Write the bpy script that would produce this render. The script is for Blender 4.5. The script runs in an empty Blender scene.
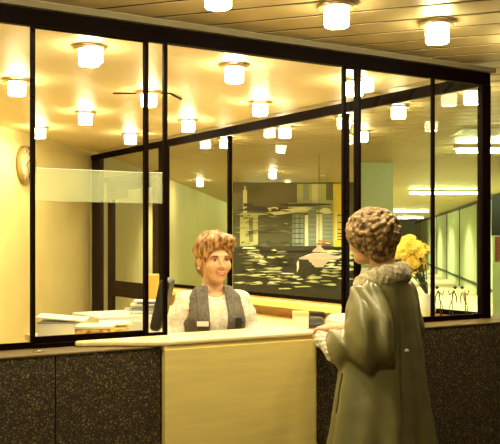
import bpy, bmesh, math, random
import numpy as np
from mathutils import Vector, Matrix
random.seed(7); np.random.seed(7)
S = bpy.context.scene; COL = S.collection
PI = math.pi
VIEW = Vector((.5329, .8462, 0)); RIGHT = Vector((.8462, -.5329, 0)); EYE = 1.52; FPX = 890.0
YAW = math.radians(-32.2)
def W(r, d, z=0.0):                       # distance right / ahead of the standpoint -> room coordinates
    p = RIGHT * r + VIEW * d; return Vector((p.x, p.y, z))
def at(u, v, d):
    return W((u - 250) / FPX * d, d, EYE + (239 - v) / FPX * d)

# ------------------------------------------------------------------ materials
def nt(name):
    m = bpy.data.materials.new(name); m.use_nodes = True
    t = m.node_tree; t.nodes.clear()
    o = t.nodes.new('ShaderNodeOutputMaterial'); return m, t, o
def mat(name, col, rough=.6, metal=0, spec=.5, noise=0, nscale=8, col2=None, bump=0, bscale=60, stretch=None,
        emit=None, estr=0, sheen=0, detail=4):
    m, t, o = nt(name); N = t.nodes; L = t.links
    b = N.new('ShaderNodeBsdfPrincipled'); L.new(b.outputs[0], o.inputs[0])
    b.inputs['Base Color'].default_value = (*col, 1); b.inputs['Roughness'].default_value = rough
    b.inputs['Metallic'].default_value = metal; b.inputs['Specular IOR Level'].default_value = spec
    if sheen: b.inputs['Sheen Weight'].default_value = sheen
    if emit: b.inputs['Emission Color'].default_value = (*emit, 1); b.inputs['Emission Strength'].default_value = estr
    if noise or bump:
        tc = N.new('ShaderNodeTexCoord'); mp = N.new('ShaderNodeMapping'); L.new(tc.outputs['Object'], mp.inputs[0])
        if stretch: mp.inputs['Scale'].default_value = stretch
    if noise:
        n = N.new('ShaderNodeTexNoise'); n.inputs['Scale'].default_value = nscale; n.inputs['Detail'].default_value = detail
        L.new(mp.outputs[0], n.inputs['Vector'])
        r = N.new('ShaderNodeValToRGB'); c2 = col2 or tuple(c * (1 - noise) for c in col)
        r.color_ramp.elements[0].color = (*c2, 1); r.color_ramp.elements[1].color = (*col, 1)
        r.color_ramp.elements[0].position = .38; r.color_ramp.elements[1].position = .62
        L.new(n.outputs['Fac'], r.inputs[0]); L.new(r.outputs[0], b.inputs['Base Color'])
    if bump:
        n2 = N.new('ShaderNodeTexNoise'); n2.inputs['Scale'].default_value = bscale
        L.new(mp.outputs[0], n2.inputs['Vector'])
        bp = N.new('ShaderNodeBump'); bp.inputs['Strength'].default_value = bump; bp.inputs['Distance'].default_value = .01
        L.new(n2.outputs['Fac'], bp.inputs['Height']); L.new(bp.outputs[0], b.inputs['Normal'])
    return m
def glass_mat(name, tint, refl=1.0, f0=.045):
    m, t, o = nt(name); N = t.nodes; L = t.links
    tr = N.new('ShaderNodeBsdfTransparent'); tr.inputs[0].default_value = (*tint, 1)
    gl = N.new('ShaderNodeBsdfGlossy'); gl.inputs['Roughness'].default_value = .0; gl.inputs[0].default_value = (refl, refl, refl, 1)
    lw = N.new('ShaderNodeLayerWeight'); lw.inputs['Blend'].default_value = .5
    pw = N.new('ShaderNodeMath'); pw.operation = 'POWER'; pw.inputs[1].default_value = 5; L.new(lw.outputs['Facing'], pw.inputs[0])
    fr = N.new('ShaderNodeMath'); fr.operation = 'MULTIPLY_ADD'; fr.inputs[1].default_value = .9; fr.inputs[2].default_value = f0; L.new(pw.outputs[0], fr.inputs[0])
    mx = N.new('ShaderNodeMixShader'); L.new(fr.outputs[0], mx.inputs[0]); L.new(tr.outputs[0], mx.inputs[1]); L.new(gl.outputs[0], mx.inputs[2])
    L.new(mx.outputs[0], o.inputs[0]); return m
def emit_mat(name, col, s):
    m, t, o = nt(name); e = t.nodes.new('ShaderNodeEmission'); e.inputs[0].default_value = (*col, 1); e.inputs[1].default_value = s
    t.links.new(e.outputs[0], o.inputs[0]); return m
def terrazzo():
    m, t, o = nt('terrazzo'); N = t.nodes; L = t.links
    b = N.new('ShaderNodeBsdfPrincipled'); L.new(b.outputs[0], o.inputs[0]); b.inputs['Roughness'].default_value = .55
    tc = N.new('ShaderNodeTexCoord')
    v = N.new('ShaderNodeTexVoronoi'); v.inputs['Scale'].default_value = 210; L.new(tc.outputs['Object'], v.inputs['Vector'])
    sx = N.new('ShaderNodeSeparateColor'); L.new(v.outputs['Color'], sx.inputs[0])
    r = N.new('ShaderNodeValToRGB'); e = r.color_ramp.elements
    e[0].color = (.020, .014, .006, 1); e[0].position = 0
    e[1].color = (.50, .36, .14, 1); e[1].position = 1.0
    for p, c in ((.42, (.032, .022, .009, 1)), (.66, (.065, .045, .018, 1)), (.84, (.14, .098, .04, 1)), (.95, (.30, .22, .09, 1))):
        q = e.new(p); q.color = c
    r.color_ramp.interpolation = 'CONSTANT'
    L.new(sx.outputs[0], r.inputs[0]); L.new(r.outputs[0], b.inputs['Base Color']); return m
def ceiling_mat():
    m, t, o = nt('ribbed_metal_ceiling'); N = t.nodes; L = t.links
    b = N.new('ShaderNodeBsdfPrincipled'); L.new(b.outputs[0], o.inputs[0])
    b.inputs['Base Color'].default_value = (.90, .74, .40, 1); b.inputs['Roughness'].default_value = .46; b.inputs['Metallic'].default_value = .05
    tc = N.new('ShaderNodeTexCoord'); mp = N.new('ShaderNodeMapping'); mp.inputs['Rotation'].default_value = (0, 0, math.radians(-37)); L.new(tc.outputs['Object'], mp.inputs[0])
    w = N.new('ShaderNodeTexWave'); w.inputs['Scale'].default_value = 6.5; w.inputs['Distortion'].default_value = .6; w.inputs['Detail'].default_value = 2
    L.new(mp.outputs[0], w.inputs['Vector'])
    bp = N.new('ShaderNodeBump'); bp.inputs['Strength'].default_value = .18; bp.inputs['Distance'].default_value = .01
    L.new(w.outputs['Fac'], bp.inputs['Height']); L.new(bp.outputs[0], b.inputs['Normal']); return m
M = {}
M['dark'] = mat('dark_bronze_frame', (.0045, .0014, .0009), .5, spec=.03)
M['darkwood'] = mat('dark_stained_wood', (.022, .007, .004), .5, spec=.2, noise=.4, nscale=9, stretch=(6, 6, .6))
M['trim'] = mat('beige_ceiling_trim', (.20, .165, .075), .5)
M['slat'] = mat('gold_metal_slat', (.58, .46, .21), .48, metal=.35, bump=.03, bscale=14)
M['gap'] = mat('black_slat_gap', (.012, .008, .004), .9)
M['ceil'] = ceiling_mat()
M['cream'] = mat('cream_wall', (.80, .66, .28), .75, noise=.05, nscale=3, bump=.06, bscale=160)
M['hallwall'] = mat('hall_wall', (.56, .48, .23), .7, noise=.06, nscale=2)
M['hallgreen'] = mat('hall_green_panel', (.60, .72, .40), .7, noise=.05, nscale=2)
M['groove'] = mat('dark_groove', (.05, .05, .025), .8)
M['floor'] = mat('dark_lobby_carpet', (.13, .095, .045), .9, noise=.3, nscale=40)
M['terrazzo'] = terrazzo()
M['sill'] = mat('brown_stone_ledge', (.15, .10, .035), .6, spec=.1, noise=.3, nscale=30)
M['wood'] = mat('pale_yellow_wood', (.88, .70, .22), .42, noise=.08, nscale=3, stretch=(1, 1, 9), bump=.03, bscale=40)
M['woodtop'] = mat('pale_wood_top', (.86, .68, .34), .36, noise=.08, nscale=6, stretch=(1, 12, 1))
M['dado'] = mat('honey_wood', (.52, .33, .11), .45, noise=.2, nscale=6, stretch=(1, 1, 9))
M['glass'] = glass_mat('clear_glass', (.955, .965, .93), 1.0)
M['sideglass'] = glass_mat('partition_glass', (.93, .95, .87), 1.0, .014)
m, t, o = nt('painted_reflection'); M['reflection'] = m  # translucent tint that paints a reflection onto the panes
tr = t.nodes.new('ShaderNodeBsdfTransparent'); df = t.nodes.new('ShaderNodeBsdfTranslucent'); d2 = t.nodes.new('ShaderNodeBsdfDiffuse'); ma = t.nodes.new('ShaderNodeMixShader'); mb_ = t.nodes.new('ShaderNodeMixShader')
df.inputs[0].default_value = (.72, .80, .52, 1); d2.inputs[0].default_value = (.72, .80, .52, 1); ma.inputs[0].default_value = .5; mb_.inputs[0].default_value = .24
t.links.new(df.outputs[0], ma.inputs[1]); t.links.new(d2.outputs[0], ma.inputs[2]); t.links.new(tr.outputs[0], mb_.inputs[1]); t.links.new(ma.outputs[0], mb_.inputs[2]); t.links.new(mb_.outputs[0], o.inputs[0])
M['lampglass'] = emit_mat('lit_lamp_glass', (1, .86, .52), 34); M['bulb'] = emit_mat('lit_lamp_bottom', (1, .86, .52), 270)
M['ring'] = mat('brass_ring', (.75, .6, .32), .3, metal=.9)
M['tube'] = emit_mat('lit_fluorescent_tube', (.80, 1, .48), 80)
M['white'] = mat('white_paper', (.86, .82, .68), .7)
M['fixture'] = mat('white_enamel', (.8, .8, .66), .4)
M['paperblue'] = mat('blue_grey_paper', (.30, .36, .46), .7)
M['orange'] = mat('orange_card', (.80, .42, .06), .6)
M['yellowcard'] = mat('yellow_card', (.82, .66, .22), .6)
M['tabs'] = mat('coloured_tabs', (.85, .6, .1), .6, noise=1, nscale=40, col2=(.45, .12, .04), detail=0)
M['black'] = mat('black_vinyl', (.012, .010, .009), .5)
M['chrome'] = mat('chrome', (.7, .68, .6), .2, metal=1)
M['brass'] = mat('brass', (.75, .55, .2), .28, metal=1)

# ------------------------------------------------------------------ mesh helpers
def link(o, parent=None):
    COL.objects.link(o)
    if parent: o.parent = parent
    return o
def mesh_obj(name, verts, faces, m, parent=None, smooth=False, fmat=None):
    me = bpy.data.meshes.new(name); me.from_pydata([tuple(v) for v in verts], [], [tuple(f) for f in faces])
    for mm in (m if isinstance(m, (list, tuple)) else [m]): me.materials.append(mm)
    if fmat is not None: me.polygons.foreach_set('material_index', fmat)
    if smooth: me.polygons.foreach_set('use_smooth', [True] * len(me.polygons))
    me.validate(); me.update()
    return link(bpy.data.objects.new(name, me), parent)
class MB:
    def __init__(s): s.v = []; s.f = []; s.mi = []; s.sm = []
    def add(s, vs, fs, mi=0, sm=False):
        n = len(s.v); s.v += [tuple(v) for v in vs]
        for f in fs: s.f.append(tuple(i + n for i in f)); s.mi.append(mi); s.sm.append(sm)
        return s
    def box(s, x0, x1, y0, y1, z0, z1, mi=0, M4=None):
        vs = [Vector((x, y, z)) for z in (z0, z1) for y in (y0, y1) for x in (x0, x1)]
        if M4 is not None: vs = [M4 @ v for v in vs]
        return s.add(vs, [(0, 2, 3, 1), (4, 5, 7, 6), (0, 1, 5, 4), (2, 6, 7, 3), (0, 4, 6, 2), (1, 3, 7, 5)], mi)
    def prism(s, pts, z0, z1, mi=0):                 # xy outline, counter-clockwise
        n = len(pts); vs = [(p[0], p[1], z0) for p in pts] + [(p[0], p[1], z1) for p in pts]
        return s.add(vs, [tuple(range(n - 1, -1, -1)), tuple(range(n, 2 * n))] + [(i, (i + 1) % n, n + (i + 1) % n, n + i) for i in range(n)], mi)
    def lathe(s, prof, c=(0, 0, 0), n=24, mi=0, M4=None, sm=True):
        vs = []; fs = []
        for r, z in prof:
            for k in range(n):
                a = 2 * PI * k / n; p = Vector((c[0] + r * math.cos(a), c[1] + r * math.sin(a), c[2] + z)); vs.append(M4 @ p if M4 is not None else p)
        for i in range(len(prof) - 1):
            for k in range(n): fs.append((i * n + k, i * n + (k + 1) % n, (i + 1) * n + (k + 1) % n, (i + 1) * n + k))
        return s.add(vs, fs, mi, sm)
    def tube(s, pts, r, n=8, mi=0, r2=None):
        pts = [Vector(p) for p in pts]; vs = []; fs = []; prev = None
        for i, p in enumerate(pts):
            d = (pts[min(i + 1, len(pts) - 1)] - pts[max(i - 1, 0)]).normalized()
            up = prev if prev is not None else (Vector((0, 0, 1)) if abs(d.z) < .9 else Vector((1, 0, 0)))
            a = d.cross(up).normalized(); b = a.cross(d).normalized(); prev = b
            rr = r if r2 is None else r + (r2 - r) * i / (len(pts) - 1)
            for k in range(n):
                t = 2 * PI * k / n; vs.append(p + a * (rr * math.cos(t)) + b * (rr * math.sin(t)))
        for i in range(len(pts) - 1):
            for k in range(n): fs.append((i * n + k, i * n + (k + 1) % n, (i + 1) * n + (k + 1) % n, (i + 1) * n + k))
        fs.append(tuple(range(n - 1, -1, -1))); fs.append(tuple((len(pts) - 1) * n + k for k in range(n)))
        return s.add(vs, fs, mi, True)
    def build(s, name, m, parent=None, bevel=0, off=None, seg=2):
        vs = s.v if off is None else [Vector(v) - off for v in s.v]
        o = mesh_obj(name, vs, s.f, m, parent, fmat=s.mi)
        o.data.polygons.foreach_set('use_smooth', s.sm)
        if off is not None: o.location = off
        bm = bmesh.new(); bm.from_mesh(o.data); bmesh.ops.recalc_face_normals(bm, faces=bm.faces); bm.to_mesh(o.data); bm.free()
        if bevel:
            b = o.modifiers.new('soft_edge', 'BEVEL'); b.width = bevel; b.segments = seg; b.limit_method = 'ANGLE'; b.angle_limit = .7
        return o
def struct(o): o['kind'] = 'structure'; return o
def tag(o, label, cat, group=None):
    o['label'] = label; o['category'] = cat
    if group: o['group'] = group
    return o
def thing(name, loc, label, cat, rz=0, group=None):
    o = bpy.data.objects.new(name, None); COL.objects.link(o); o.location = loc; o.rotation_euler = (0, 0, rz)
    o.empty_display_size = .1
    return tag(o, label, cat, group)
def sempty(name, loc=(0, 0, 0)):
    o = bpy.data.objects.new(name, None); COL.objects.link(o); o.location = loc; o['kind'] = 'structure'; return o

# ------------------------------------------------------------------ the setting
ZC = 2.57                    # slatted ceiling
XS = 4.06; YF = 3.80; YT = 3.57
P = lambda r, d: (W(r, d).x, W(r, d).y)
struct(MB().box(-9, 42, -9, 62, -.06, 0).build('floor', M['floor']))

M['carpet'] = mat('sand_office_carpet', (.62, .50, .28), .9, noise=.15, nscale=40)
# slatted metal ceiling over lobby and hall
b = MB(); e = Vector((math.cos(math.radians(127.1)), math.sin(math.radians(127.1)), 0)); n = Vector((e.y, -e.x, 0))
s0 = -3.6
for i in range(260):
    a = s0 + i * .2315; w = .2315 - .030
    if a > 58: break
    lo, hi = (-26, 10) if a < 8 else (-34, 14)
    ps = [n * a + e * hi, n * a + e * lo, n * (a + w) + e * lo, n * (a + w) + e * hi]
    b.prism([(p.x, p.y) for p in ps], ZC, ZC + .004)
struct(b.build('ceiling', M['slat']))
b = MB(); ps = [n * -4 + e * 14, n * -4 - e * 34, n * 58 - e * 34, n * 58 + e * 14]
b.prism([(p.x, p.y) for p in ps], ZC + .0055, ZC + .03)
struct(b.build('ceiling', M['gap']))

# office outline: clock wall (slight angle), partition X=XS, front Y=YF
A0 = W(-2.99, 3.62); A1 = W(-1.845, 10.87); A2 = W(-1.40, 15.8); A3 = W(-.55, 27.5); A4 = W(1.6, 56)
def wall_seg(name, p, q, th, z0, z1, m, side=1):
    d = (q - p).normalized(); k = Vector((-d.y, d.x, 0)) * th * side
    return struct(MB().prism([(p.x, p.y), (q.x, q.y), (q.x + k.x, q.y + k.y), (p.x + k.x, p.y + k.y)], z0, z1).build(name, m))
wall_seg('wall_back', A0, A1, .12, 0, ZC, M['cream'])
wall_seg('wall_hall', A1, A2, .12, 0, ZC, M['hallwall']); wall_seg('wall_hall', A2, A3, .12, 0, ZC, M['hallwall']); wall_seg('wall_hall', A3, A4, .12, 0, ZC, M['hallwall'])
struct(MB().prism([(-1.2, 3.86), (XS, 3.86), (42, 3.86), (42, 62), (-9, 62), (-9, 3.86)], 0, .004).build('floor', M['carpet']))
CW = A0 + (A1 - A0) * ((XS - A0.x) / (A1.x - A0.x)) + Vector((0, .07, 0))
struct(MB().prism([(A0.x, YF), (XS, YF), (XS, CW.y), (A0.x - .04, A0.y + .046), (A0.x - .04, YF)], 2.553, 2.566).build('ceiling', M['ceil']))

# terrazzo parapet with joints and ledge
b = MB(); xs = [-1.2, 1.29, 1.778, 2.64, 3.9, 6.2]
for i in range(5): b.box(xs[i] + .003, xs[i + 1] - .003, YT, 3.86, 0, 1.034)
b.box(xs[0], 6.2, YT + .02, 3.85, 0, 1.02)
struct(b.build('wall_front', M['terrazzo']))
b = MB(); b.box(-1.2, 1.778, YT - .004, 3.86, 1.034, 1.043); b.box(2.64, 6.2, YT - .004, 3.86, 1.034, 1.043)
struct(b.build('trim_1', M['sill'], bevel=.003))
# head beam and ceiling trim
struct(MB().box(-1.2, 4.105, YF - .014, YF + .03, 2.452, 2.523).build('trim_2', M['dark']))
struct(MB().box(-1.2, 4.12, YF - .045, YF + .02, 2.524, 2.552).build('trim_3', M['trim']))
struct(MB().box(4.03, 4.102, YF - .022, YF + .022, 1.043, 2.45).build('trim_4', M['dark'], bevel=.003))          # corner post
struct(MB().box(XS - .018, XS + .018, YF + .03, A1.y - .05, 2.452, 2.515).build('trim_5', M['dark']))

def window_front(i, x0, x1, y, z0, rail, left=True, right=True, glass=True, sw=.019):
    w = sempty('window_%d' % i, ((x0 + x1) / 2, y, z0)); off = Vector(w.location)
    b = MB()
    b.box(x0, x1, y - .009, y + .009, z0, z0 + rail); b.box(x0, x1, y - .009, y + .009, 2.447, 2.452)
    if left: b.box(x0, x0 + sw, y - .009, y + .009, z0 + rail, 2.447)
    if right: b.box(x1 - sw, x1, y - .009, y + .009, z0 + rail, 2.447)
    o = b.build('window_frame', M['dark'], w); o.data.transform(Matrix.Translation(-off))
    g = MB(); xa = x0 + (sw if left else 0); xb = x1 - (sw if right else 0)
    g.add([(xa, y, z0 + rail), (xb, y, z0 + rail), (xb, y, 2.447), (xa, y, 2.447)], [(0, 1, 2, 3)])
    o = g.build('pane', M['glass'], w); o.data.transform(Matrix.Translation(-off))
def band(i, x0, x1, y):  # pale strip and bright top edge imitate a lobby reflection in the glass
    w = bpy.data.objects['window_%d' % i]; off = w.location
    MB().box(x0 - off.x, x1 - off.x, y - off.y - .001, y - off.y, 1.688 - off.z, 1.832 - off.z).build('reflection_band', M['reflection'], w)
    MB().box(x0 - off.x, x1 - off.x, y - off.y - .0014, y - off.y + .0004, 1.832 - off.z, 1.8345 - off.z).build('reflection_edge', M['white'], w)
window_front(1, -1.0, 1.272, YF - .012, 1.043, .028, right=False)
window_front(2, 1.266, 1.83, YF + .018, 1.062, .028)
window_front(3, 1.80, 1.918, YF - .012, 1.062, .018)
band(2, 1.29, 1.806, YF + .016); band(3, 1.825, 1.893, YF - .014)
window_front(4, 2.996, 3.10, YF + .018, 1.043, .026)
window_front(5, 3.076, 3.642, YF - .012, 1.043, .030)
window_front(6, 3.64, 4.03, YF - .012, 1.043, .030, left=False, right=False)
struct(MB().box(1.26, 1.92, YF - .03, YF + .035, 1.043, 1.062).build('trim_6', M['dark']))   # sliding track

def window_side(i, y0, y1, post_end=True):
    w = sempty('window_%d' % i, (XS, (y0 + y1) / 2, 1.04)); off = Vector(w.location)
    b = MB(); b.box(XS - .018, XS + .018, y0, y1, 1.043, 1.074); b.box(XS - .018, XS + .018, y0, y1, 2.446, 2.453)
    if post_end: b.box(XS - .018, XS + .018, y1 - .028, y1, 1.074, 2.437)
    o = b.build('window_frame', M['dark'], w); o.data.transform(Matrix.Translation(-off))
    g = MB(); yb = y1 - (.028 if post_end else 0)
    g.add([(XS, y0, 1.074), (XS, yb, 1.074), (XS, yb, 2.437), (XS, y0, 2.437)], [(0, 1, 2, 3)])
    o = g.build('pane', M['sideglass'], w); o.data.transform(Matrix.Translation(-off))
window_side(7, 3.85, 5.14); window_side(8, 5.14, 6.80); window_side(9, 6.80, 8.02, False)
struct(MB().box(XS - .035, XS + .035, 8.02, 8.14, 0, 2.45).build('trim_7', M['dark'], bevel=.004))
struct(MB().box(XS - .025, XS + .025, 9.68, 9.93, 0, 2.45).build('trim_8', M['darkwood'], bevel=.004))
struct(MB().box(XS - .03, XS + .03, 9.93, A1.y + .04, 0, 2.45).build('trim_9', M['hallwall']))
struct(MB().box(XS - .03, XS + .05, 3.86, 8.02, 0, 1.042).build('wall_right', M['dado']))
struct(MB().box(XS - .17, XS + .02, 3.86, 8.02, .985, 1.03).build('trim_10', M['wood'], bevel=.006))
# glazed door with a lever handle, leaf between Y 8.14 and 9.62
d = sempty('door_1', (XS, 8.9, 0)); off = Vector(d.location)
b = MB()
for y0, y1, z0, z1 in ((8.16, 8.30, .02, 2.16), (9.34, 9.46, .02, 2.16), (8.30, 9.36, 2.06, 2.16), (8.30, 9.36, .88, 1.05), (8.30, 9.36, .02, .25)):
    b.box(XS - .022, XS + .022, y0, y1, z0, z1)
b.box(XS - .03, XS + .03, 8.14, 9.62, 2.17, 2.22)
o = b.build('door_leaf', M['darkwood'], d); o.data.transform(Matrix.Translation(-off))
g = MB(); g.add([(XS, 8.30, .25), (XS, 9.36, .25), (XS, 9.36, .88), (XS, 8.30, .88)], [(0, 1, 2, 3)]); g.add([(XS, 8.30, 1.05), (XS, 9.36, 1.05), (XS, 9.36, 2.06), (XS, 8.30, 2.06)], [(0, 1, 2, 3)])
o = g.build('pane', M['sideglass'], d); o.data.transform(Matrix.Translation(-off))
b = MB().tube([(XS - .022, 8.23, 1.10), (XS - .07, 8.23, 1.10), (XS - .075, 8.30, 1.105), (XS - .072, 8.37, 1.10)], .011).lathe([(.0, .024), (.024, .024), (.024, 0)], (0, 0, 0), 16, M4=Matrix.Translation((XS - .022, 8.23, 1.10)) @ Matrix.Rotation(-PI / 2, 4, 'Y'))
o = b.build('door_handle', M['brass'], d); o.data.transform(Matrix.Translation(-off))

p0 = MB().box(-.006, .0, -.26, .26, -.045, .045).build('door_plate', mat('dark_plate', (.12, .10, .04), .5)); p0.location = (XS - .03, 9.15, 2.005)
tag(p0, 'small dark oblong plate near the top of the far glazed door', 'sign')
# hall: right wall with upright panels, end wall, pillar
def hw(dd): return 5.85 + .133 * (dd - 21.7)
Q0 = W(hw(12), 12); Q1 = W(hw(56), 56)
wall_seg('wall_hall', Q0, Q1, .15, 0, ZC, M['hallgreen'], -1)
wd = (Q1 - Q0).normalized(); wn = Vector((-wd.y, wd.x, 0))
b = MB()
for dd in (16.5, 18.6, 21.0, 24.1, 28.8, 33.5, 38.4, 45, 51):
    p = W(hw(dd), dd); k = wn * .02; q = p + wd * .12
    b.prism([(p.x, p.y), (q.x, q.y), (q.x + k.x, q.y + k.y), (p.x + k.x, p.y + k.y)], 0, ZC)
p = Q0; q = Q1; k = wn * .03
b.prism([(p.x, p.y), (q.x, q.y), (q.x + k.x, q.y + k.y), (p.x + k.x, p.y + k.y)], .25, .32)
b.prism([(p.x, p.y), (q.x, q.y), (q.x + k.x, q.y + k.y), (p.x + k.x, p.y + k.y)], 2.47, 2.55)
struct(b.build('trim_11', M['groove']))
E0 = W(1.6, 56); E1 = W(hw(56), 56); wall_seg('wall_end', E0, E1, .1, 0, ZC, M['hallgreen'])
pc = W(1.72, 12.4); struct(MB().box(-.24, .24, -.2, .2, 0, ZC).build('column', mat('pale_green_column', (.50, .58, .34), .35)));  bpy.data.objects['column'].location = pc; bpy.data.objects['column'].rotation_euler = (0, 0, YAW)
bpy.data.objects['column'].name = 'trim_12'

# ------------------------------------------------------------------ lamps
ring_mesh = MB().lathe([(.050, 0), (.084, -.006), (.088, -.022), (.082, -.026), (.056, -.024)], n=28).build('mount_ring', M['ring'])
bulb = MB().lathe([(.0, -.1045), (.049, -.1045), (.050, -.103)], n=28).build('bulb', M['bulb'])
sh = MB().lathe([(.050, -.104), (.055, -.099), (.055, -.060), (.0565, -.056), (.055, -.052), (.055, 0), (.0, 0)], n=28).build('lamp_glass', M['lampglass'])
LAMP = None
def ceiling_lamp(x, y, z, label, group):
    global LAMP
    t = thing('ceiling_lamp', (x, y, z), label, 'lamp', 0, group)
    for src in (ring_mesh, sh, bulb):
        if LAMP is None: o = src
        else: o = src.copy(); COL.objects.link(o)
        o.parent = t
    LAMP = t
gi = 'glass cylinder lamps on the office ceiling'; gl = 'glass cylinder lamps over the lobby side of the counter'; gh = 'glass cylinder lamps on the hall ceiling'
for x, y, lab in (
    (1.81, 4.49, 'large lit glass ceiling lamp in the second pane, nearest above the papers'),
    (1.79, 5.67, 'lit glass ceiling lamp seen in the far left pane above the clock'),
    (2.71, 6.80, 'lit glass ceiling lamp straight below the large one of the second pane'),
    (3.64, 7.97, 'smallest lit glass ceiling lamp of the second pane, above the glazed door'),
    (2.73, 4.51, 'large lit glass ceiling lamp above the receptionist, just under the head beam'),
    (3.63, 5.62, 'lit glass ceiling lamp left of centre of the opening, just above the inner rail'),
    (3.64, 6.78, 'lit glass ceiling lamp nearest the left post of the service opening'),
    (2.72, 5.65, 'lit glass ceiling lamp hidden behind the double posts left of the receptionist'),
    (3.64, 4.51, 'lit glass ceiling lamp behind the double posts above the visitor'),
    (2.72, 7.95, 'lit glass ceiling lamp behind the post beside the clock')):
    ceiling_lamp(x, y, 2.553, lab, gi)
for x, lab in ((1.83, 'lit glass lamp on the slatted ceiling cut by the top edge of the photo'),
               (2.44, 'lit glass lamp on the slatted ceiling, middle of the row of three'),
               (3.05, 'lit glass lamp on the slatted ceiling nearest the corner post, right of the row')):
    ceiling_lamp(x, 3.15, ZC, lab, gl)
for x, y, lab in (
    (4.69, 7.93, 'lit hall lamp right under the inner rail beside the thin partition post'),
    (4.70, 6.85, 'lit hall lamp under the inner rail right of the thin partition post'),
    (4.71, 5.98, 'lit hall lamp under the inner rail just left of the double posts'),
    (4.70, 5.28, 'lit hall lamp under the inner rail right of the double posts'),
    (4.63, 4.44, 'lit hall lamp tucked beside the dark corner post'),
    (7.70, 13.9, 'small lit hall lamp over the plain cream wall behind the receptionist'),
    (7.66, 11.5, 'lit hall lamp above the mural, the higher of two'),
    (9.60, 13.9, 'lit hall lamp above the mural, the lower of two'),
    (5.50, 6.70, 'lit hall lamp between the double posts and the visitor, below the rail')):
    ceiling_lamp(x, y, ZC, lab, gh)

def tube_light(u0, u1, v, d, lab):
    r0 = (u0 - 250) / FPX * d; r1 = (u1 - 250) / FPX * d
    c = W((r0 + r1) / 2, d, ZC); h = (r1 - r0) / 2
    t = thing('fluorescent_light', c, lab, 'light', YAW, 'fluorescent tubes along the hall ceiling')
    MB().box(-h - .03, h + .03, -.05, .05, -.045, 0).build('housing', M['fixture'], t)
    MB().tube([(-h, 0, -.075), (h, 0, -.07)], .02, 12).build('tube', M['tube'], t)
tube_light(457, 540, 151, 9.9, 'long lit fluorescent tube crossing behind the corner post, the uppermost')
tube_light(410, 482, 193, 19.0, 'long lit fluorescent tube in the lower right pane, second from the top')
tube_light(392, 423, 217.5, 41.5, 'short-looking lit fluorescent tube at the far end just above the flowers')
tube_light(394, 428, 211.5, 31.7, 'lit fluorescent tube far down the hall, just right of the visitor\'s curls')
for r0, r1, d_, lab in ((4.15, 5.6, 14, 'added unseen hall tube right of the corner post, out of the frame'), (-.1, 1.2, 19, 'added hall tube hidden behind the mural screen, the nearer one'), (.0, 1.3, 26, 'added hall tube hidden behind the mural screen, the farther one')):
    tube_light(250 + FPX * r0 / d_, 250 + FPX * r1 / d_, 200, d_, lab)  # extra tubes out of sight, added to raise the green hall light
for dd, lab in ((19.7, 'recessed spot washing the hall panel beside the corner post'), (22.5, 'recessed spot washing the hall panel left of the corner post'),
                (26.4, 'recessed spot washing the hall panel above the wire figures'), (32, 'recessed spot washing the hall panel above the middle wire figure and the flowers'),
                (37, 'recessed spot washing the hall panel right of the thin mullion top'), (42, 'recessed spot washing the farthest bright hall panel')):
    p = W(hw(dd) - 1.3, dd, ZC)
    t = thing('recessed_spot', p, lab, 'light', 0, 'recessed spots along the panelled hall wall')
    MB().lathe([(.0, -.012), (.09, -.012), (.09, 0)], n=20).build('spot_rim', M['fixture'], t)
    l = bpy.data.lights.new('spot_bulb', 'SPOT'); l.energy = 520; l.color = (.92, 1, .60); l.spot_size = 2.5; l.spot_blend = 1.0; l.shadow_soft_size = .06
    lo = bpy.data.objects.new('spot_bulb', l); link(lo, t); lo.location = (0, 0, -.03)
p = W(-.87, 14.0, ZC)
t = thing('recessed_spot', p, 'recessed spot washing the plain hall wall left of the receptionist', 'light', 0, 'recessed spots along the panelled hall wall')
MB().lathe([(.0, -.012), (.09, -.012), (.09, 0)], n=20).build('spot_rim', M['fixture'], t)
l = bpy.data.lights.new('spot_bulb', 'SPOT'); l.energy = 170; l.color = (1, .9, .5); l.spot_size = 2.0; l.spot_blend = .6; l.shadow_soft_size = .06
lo = bpy.data.objects.new('spot_bulb', l); link(lo, t); lo.location = (0, 0, -.03)

for u, lab in ((258, 'added spot in the hall ceiling brightening the left half of the mural'), (322, 'added spot in the hall ceiling brightening the right half of the mural')):  # pair of spots added to brighten the mural
    p = at(u, 0, 14.7); p.z = ZC
    t = thing('recessed_spot', p, lab, 'light', 0, 'added spots above the mural')
    MB().lathe([(.0, -.008), (.05, -.008), (.05, 0)], n=20).build('spot_rim', M['fixture'], t)
    l = bpy.data.lights.new('spot_bulb', 'SPOT'); l.energy = 85; l.color = (1, .95, .6); l.spot_size = 2.3; l.spot_blend = .5; l.shadow_soft_size = .05
    lo = bpy.data.objects.new('spot_bulb', l); link(lo, t); lo.location = (0, 0, -.03)
# pendant lamp in the hall
c = at(319, 258, 11); t = thing('pendant_lamp', W(c.dot(RIGHT), 11, 0), 'layered cream pendant lamp hanging in front of the mural', 'lamp'); t.location = (c.x, c.y, c.z)
shade = mat('cream_lamp_shade', (.62, .42, .20), .4, emit=(1, .72, .36), estr=.42)
MB().lathe([(.012, .165), (.02, .16), (.03, .13), (.085, .085), (.088, .078), (.07, .082), (.02, .12)], n=32).build('upper_shade', shade, t)
MB().lathe([(.075, .062), (.12, .050), (.24, .004), (.252, -.014), (.24, -.006), (.12, .036), (.07, .050)], n=40).build('brim_shade', shade, t)
MB().lathe([(.13, -.012), (.125, -.04), (.09, -.062), (.085, -.08), (.06, -.092), (.055, -.112), (.0, -.116)], n=32).build('lower_cup', shade, t)
MB().lathe([(.10, .03), (.115, -.01), (.0, -.012), (.0, .05)], n=24).build('inner_lamp', emit_mat('warm_inner_lamp', (1, .7, .35), 4), t)
MB().tube([(0, 0, .16), (0, 0, ZC - c.z)], .0035, 6).build('cord', M['sill'], t)

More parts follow.
